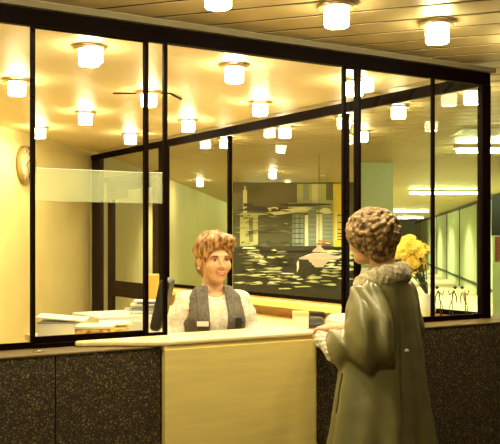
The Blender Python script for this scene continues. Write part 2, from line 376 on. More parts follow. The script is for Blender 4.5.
# ------------------------------------------------------------------ mural on a hall screen
MD = 16.0
t = thing('wall_mural', W(0, MD, 0), 'large harbour mural of buildings over rippling dark water behind the partition glass', 'mural', YAW)
def mp(u, v): return ((u - 250) / FPX * MD, EYE + (239 - v) / FPX * MD)
pal = [(.085, .085, .028), (.030, .026, .008), (.62, .62, .26), (.95, .92, .55), (.22, .26, .20), (.36, .40, .32), (.95, .72, .06), (.88, .84, .52), (.62, .30, .09), (.03, .025, .01), (.30, .05, .02), (.22, .205, .085), (.15, .125, .05)]
pm = [mat('mural_colour', c, .55) for c in pal]
x0, zt = mp(233, 182.3); x1, _ = mp(362, 190)
MB().box(x0, x1, .0, .08, 0, zt).build('mural_screen', pm[1], t)
b = MB(); lay = [0]
def poly(pts, ci):
    lay[0] += 1; y = -.0015 - .0006 * lay[0]
    b.add([(mp(u, v)[0], y, mp(u, v)[1]) for u, v in pts], [tuple(range(len(pts)))], ci)
def rect(u0, v0, u1, v1, ci): poly([(u0, v1), (u1, v1), (u1, v0), (u0, v0)], ci)
def blob(u, v, w, h, ci, wob=.4):
    n = 14; ph = random.random() * 6
    poly([(u + w * (1 + wob * math.sin(3 * a + ph)) * math.cos(a), v - h * (1 + wob * math.sin(2 * a + ph)) * math.sin(a)) for a in [2 * PI * i / n for i in range(n)]], ci)
rect(234, 192, 361, 303, 1)
rect(234, 183, 361, 216, 12); rect(288, 184, 334, 214, 2); rect(288, 184, 297, 203, 12); rect(303, 184, 309, 200, 5); rect(312, 184, 320, 204, 7); rect(326, 184, 333, 200, 11)
rect(234, 213, 361, 248, 0)
rect(240, 214, 258, 246, 2); rect(243, 190, 247, 214, 3); rect(244.2, 186, 245.8, 190, 3); rect(249, 218, 253, 242, 11)
for i in range(70): blob(random.uniform(238, 294), random.uniform(214, 247), random.uniform(1.5, 6), random.uniform(.3, .7), random.choice([11, 11, 2, 9, 9, 12]))
blob(262, 209, 24, 3.4, 9); blob(250, 214, 14, 1.5, 2); blob(280, 213, 12, 2.0, 7); blob(272, 209, 5, 2.2, 3); blob(273, 209.5, 3, 1.1, 9); blob(285, 210, 8, 1.3, 9); blob(247, 205, 5, 2.5, 9); blob(256, 204, 4, 2, 12)
rect(292, 214, 304, 246, 4); rect(296, 215, 298, 244, 5); rect(301, 216, 302.5, 245, 5); rect(304.5, 215, 308, 246, 3); rect(308, 204, 316, 246, 4); rect(316, 214, 324, 246, 7); rect(322, 212, 333, 246, 5)
for i in range(7): rect(309, 209 + 5 * i, 315, 210 + 5 * i, 5)
for i in range(8): rect(323, 214 + 4 * i, 332, 215 + 4 * i, 4)
for i in range(6): rect(293, 218 + 5 * i, 303, 218.7 + 5 * i, 9)
rect(333, 184, 345, 247, 6); rect(335, 212, 336.5, 240, 3)
for v in (215, 222, 229, 233, 236, 239): rect(337, v, 343.5, v + .9, 1)
rect(345, 184, 361, 247, 0)
blob(304, 205, 25, 1.7, 9, .2); blob(320, 208, 12, 1.2, 4); blob(298, 210, 14, 1.5, 3); blob(325, 211, 7, 2.4, 3); blob(300, 207.5, 10, .7, 3)
blob(322, 241, 6, 1.2, 8); blob(322, 244, 8, 1.0, 10); blob(327, 243, 3, .7, 3)
blob(292, 247.5, 60, 1.2, 9, .1)
for i in range(34): blob(248 + i * 1.15 + random.uniform(-4, 4), 249 + i * .95 + random.uniform(-2.5, 2.5), random.uniform(2, 6.5), random.uniform(.5, 1.3), random.choice([2, 2, 11, 12, 7]))
for i in range(40): blob(random.uniform(236, 285), random.uniform(250, 277), random.uniform(2, 6), random.uniform(.35, .9), random.choice([2, 11, 12, 12, 9]))
for i in range(34): blob(random.uniform(314, 350), random.uniform(250, 279), random.uniform(4, 10), random.uniform(.8, 2.0), random.choice([3, 7, 3, 2, 8 if i % 5 == 0 else 7]))
for i in range(46): blob(random.uniform(280, 350), random.uniform(249, 278), random.uniform(3, 9), random.uniform(.35, .9), 9, .6)
for i in range(22): blob(random.uniform(238, 326), random.uniform(271, 284), random.uniform(3, 7), random.uniform(.4, .9), random.choice([2, 11, 7]))
for i in range(20): blob(random.uniform(238, 340), random.uniform(249, 284), random.uniform(3, 8), random.uniform(.3, .6), 9, .6)
for u, v, w in ((258, 282, 5), (283, 288, 6), (300, 286, 8), (312, 281, 6), (330, 284, 6)): blob(u, v, w, .9, 2)
blob(297, 266, 1.0, 7, 7); blob(270, 257, 4, 1.2, 2)
b.build('mural_image', pm, t)

# ------------------------------------------------------------------ counter
t = thing('reception_counter', (2.16, 3.52, 0), 'pale yellow wood counter front between the two dark terrazzo panels', 'counter')
pts = [(1.783, 3.568), (1.783, 3.537)]
for i in range(9):
    a = -PI / 2 + i * PI / 16; pts.append((2.600 + .03 * math.cos(a), 3.567 + .03 * math.sin(a)))
pts.append((2.63, 3.568))
MB().prism([(x - 2.16, y - 3.52) for x, y in pts], 0, 1.0265).build('front_panel', M['wood'], t, bevel=.004)
b = MB()
pts = [(1.915, 3.775), (1.47, 3.775), (1.448, 3.762), (1.447, 3.742), (1.468, 3.722), (1.52, 3.70), (1.60, 3.655), (1.69, 3.588), (1.745, 3.552), (1.80, 3.536), (2.585, 3.534)]
for i in range(1, 9):
    a = -PI / 2 + i * PI / 16; pts.append((2.595 + .05 * math.cos(a), 3.584 + .05 * math.sin(a)))
pts += [(2.645, 3.835), (1.925, 3.835), (1.925, 3.775)]
o = b.prism(pts, 1.0435, 1.0665).build('countertop', M['woodtop'], bevel=.008, seg=3, off=Vector((2.1, 3.65, 1.0435)))
tag(o, 'long pale wooden countertop with a rounded left tip under the service opening', 'countertop')
struct(MB().box(1.781, 2.628, 3.540, 3.86, 1.0265, 1.043).build('trim_13', M['wood']))
# coin-like disc on ledge
tag(MB().lathe([(.0, .006), (.020, .006), (.024, 0), (0, 0)], n=24).build('metal_disc', M['chrome']), 'small flat metal disc lying on the brown ledge at the far left', 'disc').location = (1.245, 3.66, 1.0435)

# ------------------------------------------------------------------ office furniture
def desk(name, x0, x1, y0, y1, z, lab, m):
    t = thing(name, ((x0 + x1) / 2, (y0 + y1) / 2, 0), lab, 'desk'); w = (x1 - x0) / 2; h = (y1 - y0) / 2
    MB().box(-w, w, -h, h, z - .035, z).build('desk_top', m, t, bevel=.004)
    for sx in (-1, 1):
        MB().box(sx * (w - .03) - .02, sx * (w - .03) + .02, -h + .02, h - .02, 0, z - .035).build('side_panel', m, t)
    return t
desk('writing_desk', 1.56, 2.03, 3.89, 4.80, 1.0, 'pale desk carrying the papers behind the left panes', M['woodtop'])
desk('side_desk', 3.32, XS - .045, 4.3, 7.4, .90, 'long low pale desk against the partition behind the counter', M['woodtop'])
t = thing('filing_cabinet', (2.66, 5.78, 0), 'low cream filing cabinet behind the glazing carrying the orange binder', 'cabinet')
MB().box(-.36, .36, -.24, .24, 0, 1.0).build('cabinet_body', M['fixture'], t, bevel=.006)
for i in range(3): 
    o = MB().box(-.33, .33, -.255, -.241, .05 + i * .31, .34 + i * .31).build('drawer', M['fixture'], t)
    MB().box(-.06, .06, -.27, -.255, .2 + i * .31, .215 + i * .31).build('handle', M['chrome'], o)

def leaf_stack(name, c, rz, w, l, n, th, m, lab, cat, jit=.02):
    b = MB(); rnd = random.Random(len(lab))
    for i in range(n):
        R = Matrix.Translation((rnd.uniform(-jit, jit), rnd.uniform(-jit, jit), 0)) @ Matrix.Rotation(rnd.uniform(-.12, .12), 4, 'Z')
        b.box(-w / 2, w / 2, -l / 2, l / 2, i * th, (i + .9) * th, i % len(m) if isinstance(m, list) else 0, M4=R)
    o = b.build(name, m); o.location = c; o.rotation_euler = (0, 0, rz); return tag(o, lab, cat)
# card tray, papers, binder
t = thing('index_tray', (1.70, 4.13, 1.0), 'cream index tray with coloured tab cards behind the second pane', 'tray', YAW)
MB().box(-.09, .09, -.09, .09, 0, .05).build('tray_body', M['white'], t, bevel=.004)
MB().box(-.085, .085, -.096, .06, .052, .082).build('tab_cards', M['tabs'], t)
MB().box(-.09, .09, -.098, .07, .084, .098).build('tray_lid', M['white'], t, bevel=.003)
t = thing('box_file', (1.67, 4.56, 1.0), 'white box file lying open-lidded left of the index tray', 'file', YAW + .1)
MB().box(-.10, .10, -.11, .11, 0, .085).build('file_body', M['white'], t, bevel=.004)
MB().box(-.11, .15, -.12, .12, .001, .008, M4=Matrix.Translation((0, 0, .098)) @ Matrix.Rotation(.09, 4, 'Y')).build('file_lid', M['white'], t)
MB().box(-.102, .102, -.113, -.1105, .078, .085).build('blue_edge', M['paperblue'], t)
leaf_stack('paper_pile', (1.905, 4.40, 1.0), YAW + .1, .16, .2, 8, .010, [M['yellowcard'], M['white'], M['yellowcard']], 'sloping pile of yellow and white papers right of the index tray', 'papers')
leaf_stack('paper_pile', (at(146, 0, 6.22).x, at(146, 0, 6.22).y, 1.0), YAW, .18, .14, 8, .012, [M['white'], M['white'], M['paperblue'], M['white']], 'messy pile of white and blue papers beside the black chair back', 'papers', .03)
t = thing('ring_binder', at(153, 0, 6.45), 'orange ring binder standing upright beside the black chair back', 'binder', YAW); t.location.z = 1.0
MB().box(-.035, .035, -.10, .10, 0, .265).build('cover', M['orange'], t, bevel=.004)
MB().box(-.028, .028, -.095, .104, .006, .258).build('pages', M['white'], t)
t = thing('desk_box', at(260, 0, 6.0), 'small cream card box on the low desk beside the receptionist\'s elbow', 'box', YAW); t.location = (3.46, 4.86, .90)
MB().box(-.05, .05, -.06, .06, 0, .11).build('box_body', M['white'], t, bevel=.004); MB().box(-.053, .053, -.063, .063, .11, .135).build('lid', M['yellowcard'], t, bevel=.003)
t = thing('telephone', (3.66, 5.02, .90), 'black telephone on the low desk behind the counter end', 'telephone', -.5)
MB().add([(-.1, -.08, 0), (.1, -.08, 0), (.1, .08, 0), (-.1, .08, 0), (-.09, -.07, .035), (.09, -.07, .035), (.08, .06, .075), (-.08, .06, .075)], [(3, 2, 1, 0), (4, 5, 6, 7), (0, 1, 5, 4), (1, 2, 6, 5), (2, 3, 7, 6), (3, 0, 4, 7)]).build('phone_body', M['black'], t, bevel=.006)
MB().tube([(-.105, .03, .075), (-.09, .03, .095), (0, .03, .102), (.09, .03, .095), (.105, .03, .075)], .017, 10).build('handset', M['black'], t)
MB().box(-.05, .05, -.05, .0, .001, .004, M4=Matrix.Translation((0, 0, .044)) @ Matrix.Rotation(.29, 4, 'X')).build('dial', M['chrome'], t)
# black office chair
cpos = at(163, 0, 5.45)
t = thing('office_chair', (cpos.x, cpos.y, 0), 'black high-backed office chair left of the receptionist', 'chair', YAW)
R = Matrix.Translation((.0, 0, 1.12)) @ Matrix.Rotation(.21, 4, 'Y')
MB().box(-.035, .03, -.2, .2, -.15, .16, M4=R).build('backrest', M['black'], t, bevel=.025, seg=3)
MB().box(-.40, .02, -.20, .20, .66, .73).build('seat', M['black'], t, bevel=.03, seg=3)
MB().tube([(-.02, 0, .69), (.04, 0, .80), (.01, 0, 1.0), (.01, 0, 1.1)], .016).build('back_support', M['black'], t)
MB().tube([(-.19, 0, .05), (-.19, 0, .67)], .03, 12).build('post', M['chrome'], t)
for i in range(5):
    a = i * 2 * PI / 5; x, y = -.19 + .27 * math.cos(a), .27 * math.sin(a)
    o = MB().tube([(-.19, 0, .1), (x, y, .06)], .02).build('leg', M['black'], t)
    MB().lathe([(0, -.012), (.026, -.012), (.026, .012), (0, .012)], n=14, M4=Matrix.Translation((x, y, .027)) @ Matrix.Rotation(PI / 2, 4, 'X')).build('caster', M['black'], o)
# wall clock
kk = -.2545; slope = (-1.845 + 2.99) / (10.87 - 3.62); dd = (-2.99 - slope * 3.62) / (kk - slope)
c = W(kk * dd, dd, EYE + (239 - 165) / FPX * dd); wdir = (A1 - A0).normalized(); wnm = Vector((wdir.y, -wdir.x, 0))
t = thing('wall_clock', c, 'round pale wall clock with dark rim on the cream wall at far left', 'clock', math.atan2(wnm.y, wnm.x) + PI / 2)
Rx = Matrix.Rotation(PI / 2, 4, 'X')       # lathe axis z -> -y (out of wall)
cf = mat('cream_clock_face', (.80, .70, .42), .5); cr = mat('tan_clock_rim', (.34, .24, .09), .4); ck = mat('dark_clock_mark', (.12, .08, .03), .5)
MB().lathe([(.166, 0), (.186, .0), (.186, .05), (.18, .058), (.170, .058), (.166, .04)], n=48, M4=Rx).build('clock_rim', cr, t)
MB().lathe([(.168, .001), (.168, .030), (0, .030)], n=48, M4=Rx).build('clock_face', cf, t)
for i in range(12):
    MB().box(-.007, .007, -.002, .002, .115, .152, M4=Matrix.Rotation(i * PI / 6, 4, 'Y') @ Matrix.Translation((0, -.033, 0))).build('hour_mark', ck, t)
MB().box(-.006, .006, -.036, -.0345, -.02, .09, M4=Matrix.Rotation(.9, 4, 'Y')).build('hour_hand', ck, t)
MB().box(-.004, .004, -.040, -.0385, -.03, .135, M4=Matrix.Rotation(2.6, 4, 'Y')).build('minute_hand', ck, t)

# ceiling slot vent and grille
b = MB(); p = [at(113, 93, 6.28), at(150, 91, 6.28), at(170, 91.5, 6.28), at(181, 97.5, 6.55)]
for q in p: q.z = 2.549
b.tube(p, .008, 6); o = b.build('air_slot', M['gap'], off=Vector(p[1])); tag(o, 'thin dark bent air slot in the office ceiling between the lamps', 'vent')
c = at(480, 132, 8.75); t = thing('air_grille', (c.x, c.y, ZC), 'white perforated air grille in the hall ceiling behind the corner post', 'vent', YAW)
b = MB().box(-.24, .24, -.30, -.27, -.012, 0).box(-.24, .24, .27, .30, -.012, 0).box(-.24, -.21, -.27, .27, -.012, 0).box(.21, .24, -.27, .27, -.012, 0); b.build('grille_frame', M['fixture'], t)
b = MB()
for i in range(12): b.box(-.21 + .035 * i, -.195 + .035 * i, -.27, .27, -.010, -.002)
for i in range(5): b.box(-.21, .21, -.22 + .1 * i, -.20 + .1 * i, -.012, -.002)
b.build('grille_bars', M['fixture'], t)

# vase of yellow flowers on the inner ledge
c = at(411, 0, 5.62); c = Vector((XS - .10, 4.17, 1.0305))
t = thing('flower_vase', c, 'pale vase holding yellow flowers behind the visitor\'s shoulder', 'vase')
MB().lathe([(0, 0), (.035, 0), (.05, .04), (.045, .09), (.03, .13), (.034, .145), (.026, .14), (.03, .09), (0, .02)], n=24).build('vase_body', M['fixture'], t)
petal = mat('yellow_petals', (.95, .74, .08), .6, noise=.3, nscale=60, col2=(.85, .55, .04)); green = mat('green_stem', (.08, .12, .02), .6); core = mat('orange_flower_core', (.7, .3, .03), .7)
rnd = random.Random(5)
def flower(tip, k):
    base = c + Vector((0, 0, .12)); d = ((tip - base).normalized() * .5 - VIEW * rnd.uniform(.3, .9) + RIGHT * rnd.uniform(-.5, .5)).normalized()
    f = thing('yellow_flower', base, 'yellow bloom in the bunch of flowers behind the visitor\'s shoulder', 'flower', 0, 'yellow flowers in the vase')
    rel = tip - base; MB().tube([(0, 0, 0), rel * .5 + Vector((0, 0, .02)), rel], .003, 6).build('stem', green, f)
    R = d.to_track_quat('Z', 'Y').to_matrix().to_4x4(); T = Matrix.Translation(rel) @ R; b = MB()
    for ring, (np_, ln, tilt) in enumerate(((13, .050, .15), (11, .041, .6), (8, .028, 1.05))):
        for i in range(np_):
            Q = T @ Matrix.Rotation(2 * PI * i / np_ + ring * .3, 4, 'Z') @ Matrix.Rotation(-tilt, 4, 'Y')
            pts = [Q @ Vector(p) for p in ((.004, -.003, 0), (ln * .55, -.013, .004), (ln, -.006, -.002), (ln, .006, -.002), (ln * .55, .013, .004), (.004, .003, 0), (ln * .5, 0, .008))]
            b.add(pts, [(0, 1, 6), (1, 2, 6), (2, 3, 6), (3, 4, 6), (4, 5, 6), (5, 0, 6)])
    b.build('bloom', petal, f); MB().lathe([(0, .012), (.008, .009), (.009, .0)], n=10, M4=T).build('core', core, f)
    for i in range(2):
        b = MB(); m_ = rel * (.35 + .2 * i); s_ = Vector((rnd.uniform(-1, 1), rnd.uniform(-1, 1), .3)).normalized() * .07; q = Vector((-s_.y, s_.x, 0)) * .2
        b.add([m_, m_ + s_ * .5 + q, m_ + s_, m_ + s_ * .5 - q], [(0, 1, 2), (0, 2, 3)]).build('leaf', green, f)
for k, (u, v, dz) in enumerate(((402, 243, 0), (409, 240, .05), (416, 247, -.04), (424, 249, .02), (405, 252, -.05), (413, 256, .04), (420, 259, -.02), (407, 262, .03), (416, 267, 0), (400, 254, .05), (410, 247, -.07), (404, 268, -.05), (421, 266, .05), (411, 269, -.04), (419, 253, -.06), (407, 249, .0), (413, 262, -.07), (401, 248, -.03))):
    base_d = c.dot(VIEW); flower(at(u, v, base_d + dz), k)

# three wire figures on the inner ledge
wire = mat('dark_wire', (.06, .045, .02), .4, metal=.5); wirel = mat('pale_wire_body', (.75, .62, .36), .35, metal=.3)
def figure(u, pose, lab, body):
    dd = 5.44; c = at(u, 0, dd); c.z = 1.0305
    t = thing('wire_figure', c, lab, 'figurine', YAW, 'small wire figures on the inner ledge')
    px = dd / FPX; z0 = .018
    def q(x, v): return (x * px, 0, EYE + (239 - v) * px - 1.0305)
    MB().lathe([(0, .004), (.026, .004), (.028, 0), (0, 0)], n=16).build('foot_plate', wire, t)
    MB().tube([q(0, 300), (0.004, 0, .004)], .0036, 6).build('leg', wire, t); MB().tube([q(0, 300), q(3 * pose, 308), (.008 * pose, .006, .004)], .003, 6).build('leg', wire, t)
    MB().tube([q(-2 * pose, 290), q(-.5 * pose, 295), q(0, 301)], .0035 if not body else .009, 8).build('torso', wirel if body else wire, t)
    MB().tube([q(-2 * pose, 291), q(-4.5 * pose, 297), q(-4 * pose, 303)], .0034, 6).build('arm', wire, t)
    MB().tube([q(-2 * pose, 291), q(2.5 * pose, 295), q(4 * pose, 290)], .0034, 6).build('arm', wire, t)
    MB().lathe([(0, -.011), (.008, -.007), (.011, 0), (.008, .007), (0, .011)], n=12, M4=Matrix.Translation(q(-3 * pose, 287.5))).build('head', wire, t)
figure(440, 1, 'small dark wire figure nearest the thin mullion, stooping', False)
figure(452, -1, 'small dark wire figure in the middle of the three on the ledge', False)
figure(465, 1, 'small wire figure with a pale shiny body beside the corner post', True)

# notice board far right
c = at(496, 232, 15.4); t = thing('notice_board', (c.x, c.y, 0), 'dark framed board with a red sheet on the hall wall beyond the corner post', 'board', YAW)
MB().box(-.07, .14, 0, .04, 1.58, 2.28).build('black_board', M['black'], t); MB().box(-.02, .16, .0, .03, 1.12, 1.56).build('red_sheet', mat('red_sheet', (.40, .02, .02), .6), t)
MB().box(-.05, .1, 0, .05, .0, 1.58).build('stand', M['hallgreen'], t)

# ------------------------------------------------------------------ figures by distance fields
def smin(a, b, k): 
    h = np.maximum(k - np.abs(a - b), 0) / k; return np.minimum(a, b) - h * h * k * .25
def rc(p, a, b, r1, r2):
    a = np.array(a, np.float32); b = np.array(b, np.float32); ab = b - a; pa = p - a
    t = np.clip((pa @ ab) / float(ab @ ab), 0, 1); return np.linalg.norm(pa - t[..., None] * ab, axis=-1) - (r1 + (r2 - r1) * t)
def chain(p, pts, rs, k=.02):
    d = None
    for i in range(len(pts) - 1):
        e_ = rc(p, pts[i], pts[i + 1], rs[i], rs[i + 1]); d = e_ if d is None else smin(d, e_, k)
    return d
def ell(p, c, r):
    q = p - np.array(c, np.float32); r = np.array(r, np.float32)
    k0 = np.linalg.norm(q / r, axis=-1); k1 = np.linalg.norm(q / (r * r), axis=-1) + 1e-9; return k0 * (k0 - 1) / k1
def profile(p, zs, ws, ds, cy=None, power=2.0):
    z = p[..., 2]; w = np.interp(z, zs, ws); d = np.interp(z, zs, ds); y = p[..., 1] - (np.interp(z, zs, cy) if cy is not None else 0)
    q = (np.abs(p[..., 0] / w) ** power + np.abs(y / d) ** power) ** (1 / power)
    s = (q - 1) * np.minimum(w, d) * .9; return np.maximum(s, np.maximum(zs[0] - z, z - zs[-1]))
def rotz(p, a):
    c, s = math.cos(a), math.sin(a); return np.stack([c * p[..., 0] + s * p[..., 1], -s * p[..., 0] + c * p[..., 1], p[..., 2]], -1)
def rotx(p, a):
    c, s = math.cos(a), math.sin(a); return np.stack([p[..., 0], c * p[..., 1] + s * p[..., 2], -s * p[..., 1] + c * p[..., 2]], -1)
def surfnet(F, lo, hi, h):
    ax = [np.arange(lo[i], hi[i] + h, h, dtype=np.float32) for i in range(3)]
    G = np.stack(np.meshgrid(*ax, indexing='ij'), -1); V = F(G).astype(np.float32)
    I = V < 0; sh = [s - 1 for s in V.shape]
    acc = np.zeros((*sh, 3), np.float32); cnt = np.zeros(sh, np.float32)
    def sl(o): return tuple(slice(o[i], o[i] + sh[i]) for i in range(3))
    cor = [(i, j, k) for i in (0, 1) for j in (0, 1) for k in (0, 1)]
    for a in cor:
        for axis in range(3):
            if a[axis] == 0:
                b_ = list(a); b_[axis] = 1; va = V[sl(a)]; vb = V[sl(b_)]; m = I[sl(a)] != I[sl(b_)]
                t = np.where(m, va / np.where(m, va - vb, 1), 0)
                for c_ in range(3): acc[..., c_] += np.where(m, a[c_] + (t if c_ == axis else 0), 0)
                cnt += m
    act = cnt > 0; idx = -np.ones(sh, np.int64); idx[act] = np.arange(act.sum())
    cells = np.argwhere(act).astype(np.float32); verts = (cells + acc[act] / cnt[act][:, None]) * h + np.array(lo, np.float32)
    faces = []
    for axis in range(3):
        u, v = (axis + 1) % 3, (axis + 2) % 3; n_ = [V.shape[i] for i in range(3)]
        s1 = [slice(None)] * 3; s2 = [slice(None)] * 3; s1[axis] = slice(0, n_[axis] - 1); s2[axis] = slice(1, n_[axis])
        for w_ in (u, v): s1[w_] = slice(1, n_[w_] - 1); s2[w_] = slice(1, n_[w_] - 1)
        A = I[tuple(s1)]; B = I[tuple(s2)]
        for sign in (0, 1):
            e_ = np.argwhere((A & ~B) if sign == 0 else (~A & B))
            if not len(e_): continue
            e_[:, u] += 1; e_[:, v] += 1
            def cell(du, dv):
                q = e_.copy(); q[:, u] += du; q[:, v] += dv; return idx[q[:, 0], q[:, 1], q[:, 2]]
            f = np.stack([cell(-1, -1), cell(0, -1), cell(0, 0), cell(-1, 0)], 1)
            faces.append(f if sign == 0 else f[:, ::-1])
    return verts, np.concatenate(faces)
def sdf_obj(name, parts, m, parent):
    vs = []; fs = []; n_ = 0
    for F, lo, hi, h in parts:
        v, f = surfnet(F, lo, hi, h); vs.append(v); fs.append(f + n_); n_ += len(v)
    return mesh_obj(name, np.concatenate(vs).tolist(), np.concatenate(fs).tolist(), m, parent, smooth=True)
def wob(p, s, seed=0):
    r_ = np.random.RandomState(seed); o = 0
    for i in range(6):
        k = r_.normal(size=3) * s; o = o + np.sin(p @ k.astype(np.float32) + r_.uniform(0, 6))
    return o / 6

def head_sdf(p):                                          # head frame: y forward, z=0 at eye line
    d = ell(p, (0, -.012, .030), (.074, .094, .084))
    d = smin(d, ell(p, (0, .028, -.040), (.058, .062, .072)), .03)
    d = smin(d, ell(p, (0, .062, -.096), (.026, .022, .019)), .03)
    q = np.stack([np.abs(p[..., 0]), p[..., 1], p[..., 2]], -1)
    d = smin(d, ell(q, (.040, .058, -.032), (.024, .020, .022)), .025)         # cheeks
    d = smin(d, ell(q, (.030, .078, .016), (.026, .012, .009)), .015)          # brows
    d = -smin(-d, ell(q, (.031, .093, -.001), (.015, .012, .010)), .012)       # sockets
    d = smin(d, rc(p, (0, .086, .002), (0, .103, -.031), .008, .0105), .012)   # nose
    d = smin(d, ell(q, (.011, .096, -.037), (.009, .010, .008)), .006)
    d = smin(d, ell(p, (0, .087, -.061), (.023, .010, .0055)), .006); d = smin(d, ell(p, (0, .085, -.070), (.019, .010, .006)), .006)
    d = np.maximum(d, -ell(p, (0, .097, -.0655), (.021, .010, .0016)))
    e_ = ell(q, (.076, -.010, -.012), (.011, .022, .031)); e_ = -smin(-e_, ell(q, (.088, -.006, -.010), (.008, .012, .018)), .006)
    return smin(d, e_, .008)
def hand_sdf(p, wrist, fdir, up, side, curl=.5, L=.175):
    f = np.array(fdir, float); f /= np.linalg.norm(f); u = np.array(up, float); u -= f * (u @ f); u /= np.linalg.norm(u); s = np.cross(f, u) * side
    w = np.array(wrist, float); P_ = lambda a, b_, c_: w + f * a + s * b_ + u * c_
    k = L / .175
    d = chain(p, [P_(-.04 * k, 0, 0), P_(.02 * k, 0, 0)], [.026 * k, .026 * k])
    q = np.stack([(p - w) @ s, (p - w) @ f, (p - w) @ u], -1).astype(np.float32)
    d = smin(d, ell(q, (0, .05 * k, 0), (.041 * k, .056 * k, .017 * k)), .02)
    for b_, l1, l2, l3, r_ in ((.030, .043, .026, .020, .0088), (.010, .048, .030, .021, .0092), (-.010, .045, .028, .020, .0088), (-.029, .035, .022, .018, .0078)):
        a0 = P_(.088 * k, b_ * k, .002); pts = [a0]; ang = 0; cur = a0
        for i, l in enumerate((l1, l2, l3)):
            ang += curl * (.5 if i == 0 else .8); cur = cur + (f * math.cos(ang) - u * math.sin(ang)) * l * k + s * b_ * .12 * l / .04; pts.append(cur)
        d = smin(d, chain(p, pts, [r_ * k, r_ * .96 * k, r_ * .88 * k, r_ * .72 * k], .004), .008)
    t0 = P_(.020 * k, .026 * k, -.004); t1 = P_(.050 * k, .052 * k, -.012 * k); t2 = P_(.080 * k, .062 * k, -.020 * k); t3 = P_(.102 * k, .060 * k, -.028 * k)
    return smin(d, chain(p, [t0, t1, t2, t3], [.014 * k, .0115 * k, .0105 * k, .008 * k], .006), .012)
def loc_eyes(t, HT, m_white, m_iris):
    for sx in (-1, 1):
        b = MB().lathe([(0, -.0105), (.006, -.0085), (.0098, -.004), (.0105, 0), (.0098, .004), (.006, .0085), (0, .0105)], n=14, M4=HT @ Matrix.Translation((.031 * sx, .0745, -.001)))
        o = b.build('eye', m_white, t)
        MB().lathe([(0, .0016), (.0045, .001), (.006, -.0008)], n=12, M4=HT @ Matrix.Translation((.031 * sx, .0843, -.001)) @ Matrix.Rotation(-PI / 2, 4, 'X')).build('iris', m_iris, o)

skin = mat('warm_skin', (.74, .42, .20), .5, noise=.08, nscale=14); eyew = mat('eye_white', (.8, .75, .62), .3); iris = mat('brown_iris', (.05, .03, .015), .3)
lips = mat('red_lips', (.60, .17, .10), .4)

# ---------------------------------------------------------------- receptionist
RC_D = 4.74; c = at(213, 0, RC_D); rz = math.radians(162.2)
rec = thing('person', (c.x, c.y, 0), 'smiling receptionist with short reddish hair, white blouse and open grey vest behind the counter', 'person', rz)
HY = math.radians(10); HC = np.array((-.002, .03, 1.415)); HS = 1.06
def rec_head(p): return rotx(rotz(p - HC.astype(np.float32), HY), -.03) / np.float32(HS)
def rec_body(p):
    d = head_sdf(rec_head(p)) * HS; d = smin(d, rc(p, (0, .0, 1.35), (0, -.02, 1.22), .050, .056), .03)
    d = smin(d, profile(p, [.86, 1.0, 1.12, 1.19, 1.235, 1.26], [.15, .13, .14, .14, .11, .06], [.10, .09, .10, .09, .07, .05]), .03)
    return d
def rec_leg(p):
    d = None
    for s in (-1, 1):
        e_ = chain(p, [(.085 * s, 0, .86), (.09 * s, .01, .45), (.09 * s, -.01, .09)], [.085, .055, .035]); d = e_ if d is None else smin(d, e_, .02)
    return smin(d, ell(p, (0, 0, .86), (.16, .11, .10)), .05)
def rh(s): return lambda p: hand_sdf(p, (s * .115, .150, .945 - s * .02), (-s * .96, .20, -.06), (0, .3, 1), s, .45, .16)
sdf_obj('body', [(rec_body, (-.17, -.14, .86), (.17, .2, 1.58), .0055), (rec_leg, (-.24, -.16, .03), (.24, .16, .98), .012),
                 (rh(1), (-.12, .06, .83), (.22, .28, 1.03), .0045), (rh(-1), (-.22, .06, .83), (.12, .28, 1.05), .0045)], skin, rec)
HT = Matrix.Translation(HC.tolist()) @ Matrix.Rotation(HY, 4, 'Z') @ Matrix.Rotation(-.03, 4, 'X') @ Matrix.Scale(HS, 4)
loc_eyes(rec, HT, eyew, iris)
def face_pt(x, z, lift=0.0):
    ys = np.linspace(.13, .03, 600).astype(np.float32); P_ = np.stack([np.full_like(ys, x), ys, np.full_like(ys, z)], -1)
    return Vector((x, float(ys[int(np.argmax(head_sdf(P_) < 0))]) + lift, z))
def arc(x0, x1, f, lift, n=9): return [HT @ face_pt(x, f(x), lift) for x in np.linspace(x0, x1, n)]
MB().tube(arc(-.025, .025, lambda x: -.064 + 14 * x * x, .0005), .0034, 8).build('lip', lips, rec); MB().tube(arc(-.023, .023, lambda x: -.0755 + 26 * x * x, .0005), .0036, 8).build('lip', lips, rec)
MB().tube(arc(-.019, .019, lambda x: -.0692 + 18 * x * x, -.0005), .0030, 8).build('teeth', M['fixture'], rec)
brow = mat('brown_brow', (.16, .07, .03), .7)
for sx in (-1, 1):
    MB().tube(arc(.017 * sx, .047 * sx, lambda x: .0185 - 9 * (abs(x) - .03) ** 2, .0), .0034, 6).build('eyebrow', brow, rec)
    MB().tube(arc(.019 * sx, .044 * sx, lambda x: .0065 - 18 * (abs(x) - .031) ** 2, .0035), .0016, 6).build('eyelash', brow, rec)
def hair_rec(p):
    q = rec_head(p); d = ell(q, (0, -.018, .043), (.096, .116, .098))
    d = smin(d, ell(q, (-.012, .062, .096), (.070, .050, .032)), .03)                  # swept fringe
    d = smin(d, ell(q, (0, -.075, -.035), (.066, .042, .070)), .03)                # nape
    az = np.arctan2(q[..., 0], q[..., 1] + .02); d = d + .0035 * np.sin(26 * az + 30 * q[..., 2] + 2 * np.sin(9 * az)) + .010 * wob(q, 70, 3)
    qa = np.stack([np.abs(q[..., 0]), q[..., 1], q[..., 2]], -1)
    d = np.maximum(d, -ell(q, (0, .128, -.040), (.092, .112, .110)))
    d = np.maximum(d, -ell(qa, (.095, .0, -.035), (.045, .040, .042)))
    return np.maximum(d, -(q[..., 2] + .10))
hairm = mat('auburn_blond_hair', (.62, .34, .11), .45, noise=.6, nscale=60, col2=(.13, .045, .012), stretch=(1, 1, .35))
